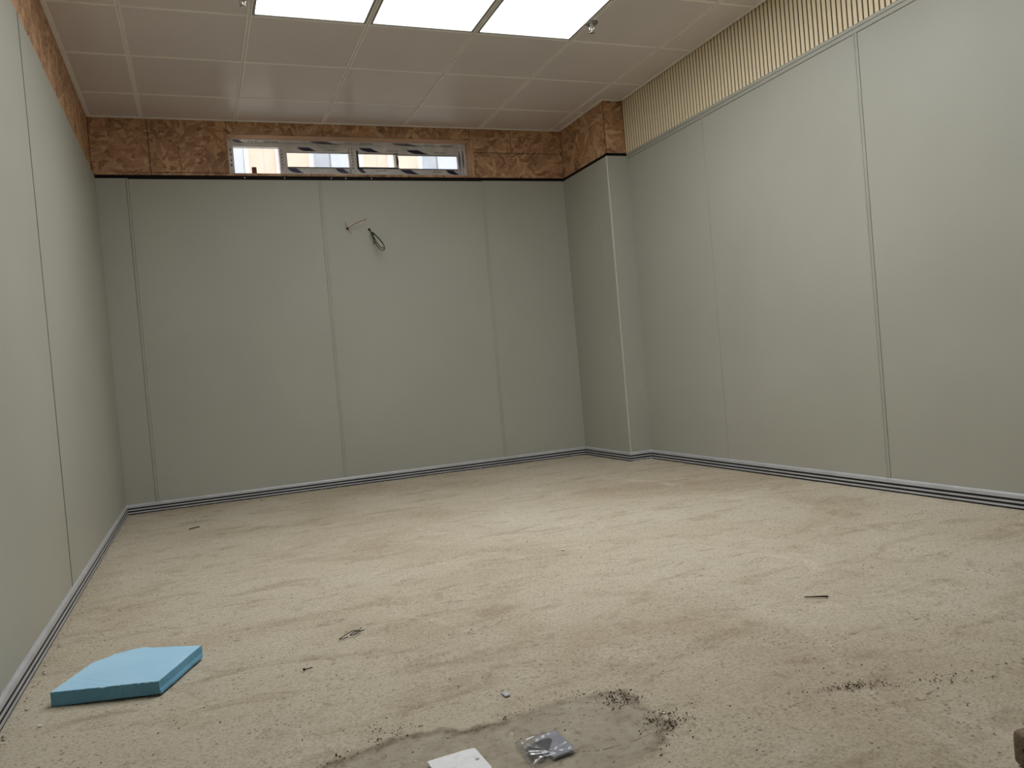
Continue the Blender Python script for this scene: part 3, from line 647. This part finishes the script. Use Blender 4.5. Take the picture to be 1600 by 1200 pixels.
# white cover plate, half out of the picture
q = [(.346, 1.497), (.350, 1.4995), (.425, 1.5045), (.4415, 1.503), (.4445, 1.499), (.4475, 1.415), (.446, 1.409), (.355, 1.402), (.350, 1.405)]
pl = empty('cover_plate', (.397, 1.452, .0035), 'dusty white square cover plate lying on the cement patch', 'plate')
prism('plate', q, .0035, .0085, MT['plate'], pl)
for x, y in ((.4335, 1.456), (.360, 1.452)): lathe('screw', [(.0040, .0085), (.0040, .0094), (.0026, .0096), (.0024, .0088)], (x, y, 0), MT['steel'], pl, 12)
# clear plastic packet with small hardware in it
A, B, C_, E_ = Vector((.521, 1.486)), Vector((.620, 1.498)), Vector((.617, 1.392)), Vector((.515, 1.378))
bl = lambda u, v: (A*(1-u)+B*u)*(1-v)+(E_*(1-u)+C_*u)*v
prism('steel_plate', [tuple(bl(u, v)) for u, v in ((.42, .10), (.94, .06), (.95, .93), (.50, .95), (.36, .60))], .0036, .0060, MT['steel']); tag(bpy.data.objects['steel_plate'], 'grey metal plate inside the clear plastic packet', 'plate')
rp = [tuple(bl(u, v)) for u, v in ((.10, .44), (.26, .34), (.46, .30), (.66, .32), (.70, .40), (.58, .56), (.46, .76), (.32, .82), (.34, .66), (.16, .60))]
tag(prism('black_fitting', rp, .0062, .0100, MT['rubber']), 'black plastic fitting inside the clear plastic packet', 'fitting')
for (u, v), lb in (((.17, .62), 'silver screw nearest the left edge of the plastic packet'), ((.26, .80), 'silver screw nearest the camera inside the plastic packet')):
    w = bl(u, v); sc_ = empty('screw', (w.x, w.y, .0061), lb, 'screw', 'screws in the packet')
    lathe('head', [(.0062, .0061), (.0062, .0074), (.0045, .0088), (.0018, .0092)], (w.x, w.y, 0), MT['chrome'], sc_, 14)
    tube('shank', [(w.x+.004, w.y, .0080), (w.x+.018, w.y+.006, .0078)], lambda s_: .0019-.0012*s_, MT['chrome'], sc_, 8, 1)
N = 90; V = []
for j in range(N+1):
    for i in range(N+1):
        u, v = i/N, j/N; w = bl(u, v); ed = min(u, 1-u, v, 1-v)
        body = min(1, ed/.10)
        rdg = 0
        for (a, b, c0, amp, wd2) in ((.30, 1.0, .38, .0034, .03), (.25, 1.0, .20, .0022, .022), (-.95, .6, -.02, .0030, .03), (-.6, .9, .42, .0022, .025), (.9, .45, .92, .0024, .03), (.35, 1.0, .98, .0022, .02), (-.4, 1.0, .62, .0016, .02)):
            dd = a*u+b*v-c0+.03*noise.noise(Vector((u*4, v*4, c0*9))); rdg += amp*.85*math.exp(-(dd/(wd2*(.5+.5*abs(noise.noise(Vector((u*6, v*6, c0*5)))))))**2)
        z = .0042+body*.0065+rdg*.8*min(1, ed/.04)+.0006*noise.noise(Vector((u*7, v*7, 4)))*body
        V.append((w.x, w.y, max(.004, z)))
Fc = [(j*(N+1)+i, j*(N+1)+i+1, (j+1)*(N+1)+i+1, (j+1)*(N+1)+i) for j in range(N) for i in range(N)]
bag = put('plastic_packet', V, Fc, MT['bag'], smooth=True); tag(bag, 'clear crinkled plastic packet of hardware on the cement patch', 'packet')
# scraps
tag(prism('tile_chip', [(.5885, 1.738), (.601, 1.7385), (.6035, 1.7165), (.590, 1.7125)], .0008, .0034, MT['chip']), 'tiny pale grey square chip on the floor beyond the cement patch', 'chip')
tag(tube('wood_sliver', [(1.604, 1.886, .0025), (1.62, 1.873, .003), (1.640, 1.859, .0035), (1.656, 1.846, .0035)], lambda s_: .0016+.0017*s_, MT['bark'], None, 6, 3), 'thin dark brown wood sliver lying on the open floor at right', 'wood sliver')
w = tube('tie_wire', [(.318, 2.362, .004), (.335, 2.383, .004), (.365, 2.400, .008), (.383, 2.398, .007), (.372, 2.378, .006), (.352, 2.374, .005), (.368, 2.386, .009), (.386, 2.394, .005), (.398, 2.402, .004)], .0014, MT['cable'], None, 6, 5)
tag(w, 'small twisted loop of dark wire on the floor in front of the back wall', 'wire')
tube('wire_tail', [(.384, 2.397, .006), (.389, 2.412, .007), (.396, 2.428, .005)], .0013, MT['cable'], w, 6, 4); tube('wire_loop', [(.318, 2.362, .004), (.330, 2.360, .004), (.345, 2.366, .004)], .0013, MT['cable'], w, 6, 4)
n_ = empty('bent_nail', (.205, 2.17, .002), 'tiny dark bent nail on the floor right of the blue slab', 'nail')
tube('shank', [(.196, 2.170, .003), (.205, 2.172, .003), (.217, 2.174, .003)], .0014, MT['bark'], n_, 6, 2); lathe('head', [(.003, .001), (.0035, .006), (.002, .007)], (.195, 2.170, 0), MT['bark'], n_, 8)
tag(tube('dark_splinter', [(-.115, 4.85, .003), (-.095, 4.868, .004), (-.06, 4.885, .004)], .0028, MT['bark'], None, 6, 3), 'short dark splinter on the floor near the back left corner', 'splinter')
def chipf(name, x, y, s_, label, mat='white'):
    pts = [(x+s_*random.uniform(.6, 1.2)*math.cos(a), y+s_*random.uniform(.6, 1.2)*math.sin(a)) for a in [i*1.05 for i in range(6)]]
    tag(prism(name, pts, .0006, .0006+s_*.5, MT[mat]), label, 'chip')
chipf('plaster_chip', 1.306, 2.93, .008, 'tiny white plaster chip out on the middle of the floor'); chipf('plaster_chip', -.415, 2.175, .005, 'tiny white plaster chip between the blue slab and the left skirting')
chipf('plaster_chip', .845, 1.45, .0035, 'tiny white plaster chip at the right edge of the cement patch'); chipf('plaster_chip', .34, 5.70, .016, 'pale chip of mortar lying against the back skirting', 'pale')
# timber stub at the right edge of the picture
tb = empty('timber_block', (1.278, .909, 0), 'weathered square timber block cut off by the right edge', 'timber')
bm = bmesh.new(); bmesh.ops.create_cube(bm, size=1); bmesh.ops.scale(bm, vec=(.080, .120, .058), verts=bm.verts)
bmesh.ops.bevel(bm, geom=list(bm.edges), offset=.008, segments=3, affect='EDGES', profile=.5)
bmesh.ops.subdivide_edges(bm, edges=list(bm.edges), cuts=2, use_grid_fill=True)
for v in bm.verts: v.co += Vector((noise.noise(v.co*40), noise.noise(v.co*40+Vector((5, 0, 0))), noise.noise(v.co*40+Vector((0, 5, 0)))))*.0012
bmesh.ops.translate(bm, verts=bm.verts, vec=(1.278, .909, .0295))
bm.verts.index_update(); put('body', [v.co.copy() for v in bm.verts], [tuple(x.index for x in f_.verts) for f_ in bm.faces], MT['timber'], tb, True); bm.free()
P = [(1.2365+.002*q, .943+(.0052-.001*q)*math.cos(i*.524)+.0006*math.sin(i*2.1), .031+(.0052-.001*q)*math.sin(i*.524)) for q in (0, 1) for i in range(12)]
kn = put('knot', P, [(i, (i+1) % 12, 12+(i+1) % 12, 12+i) for i in range(12)]+[tuple(range(12)), tuple(range(12, 24))], MT['knot'], tb); kn['label'] = 'round dark knot'
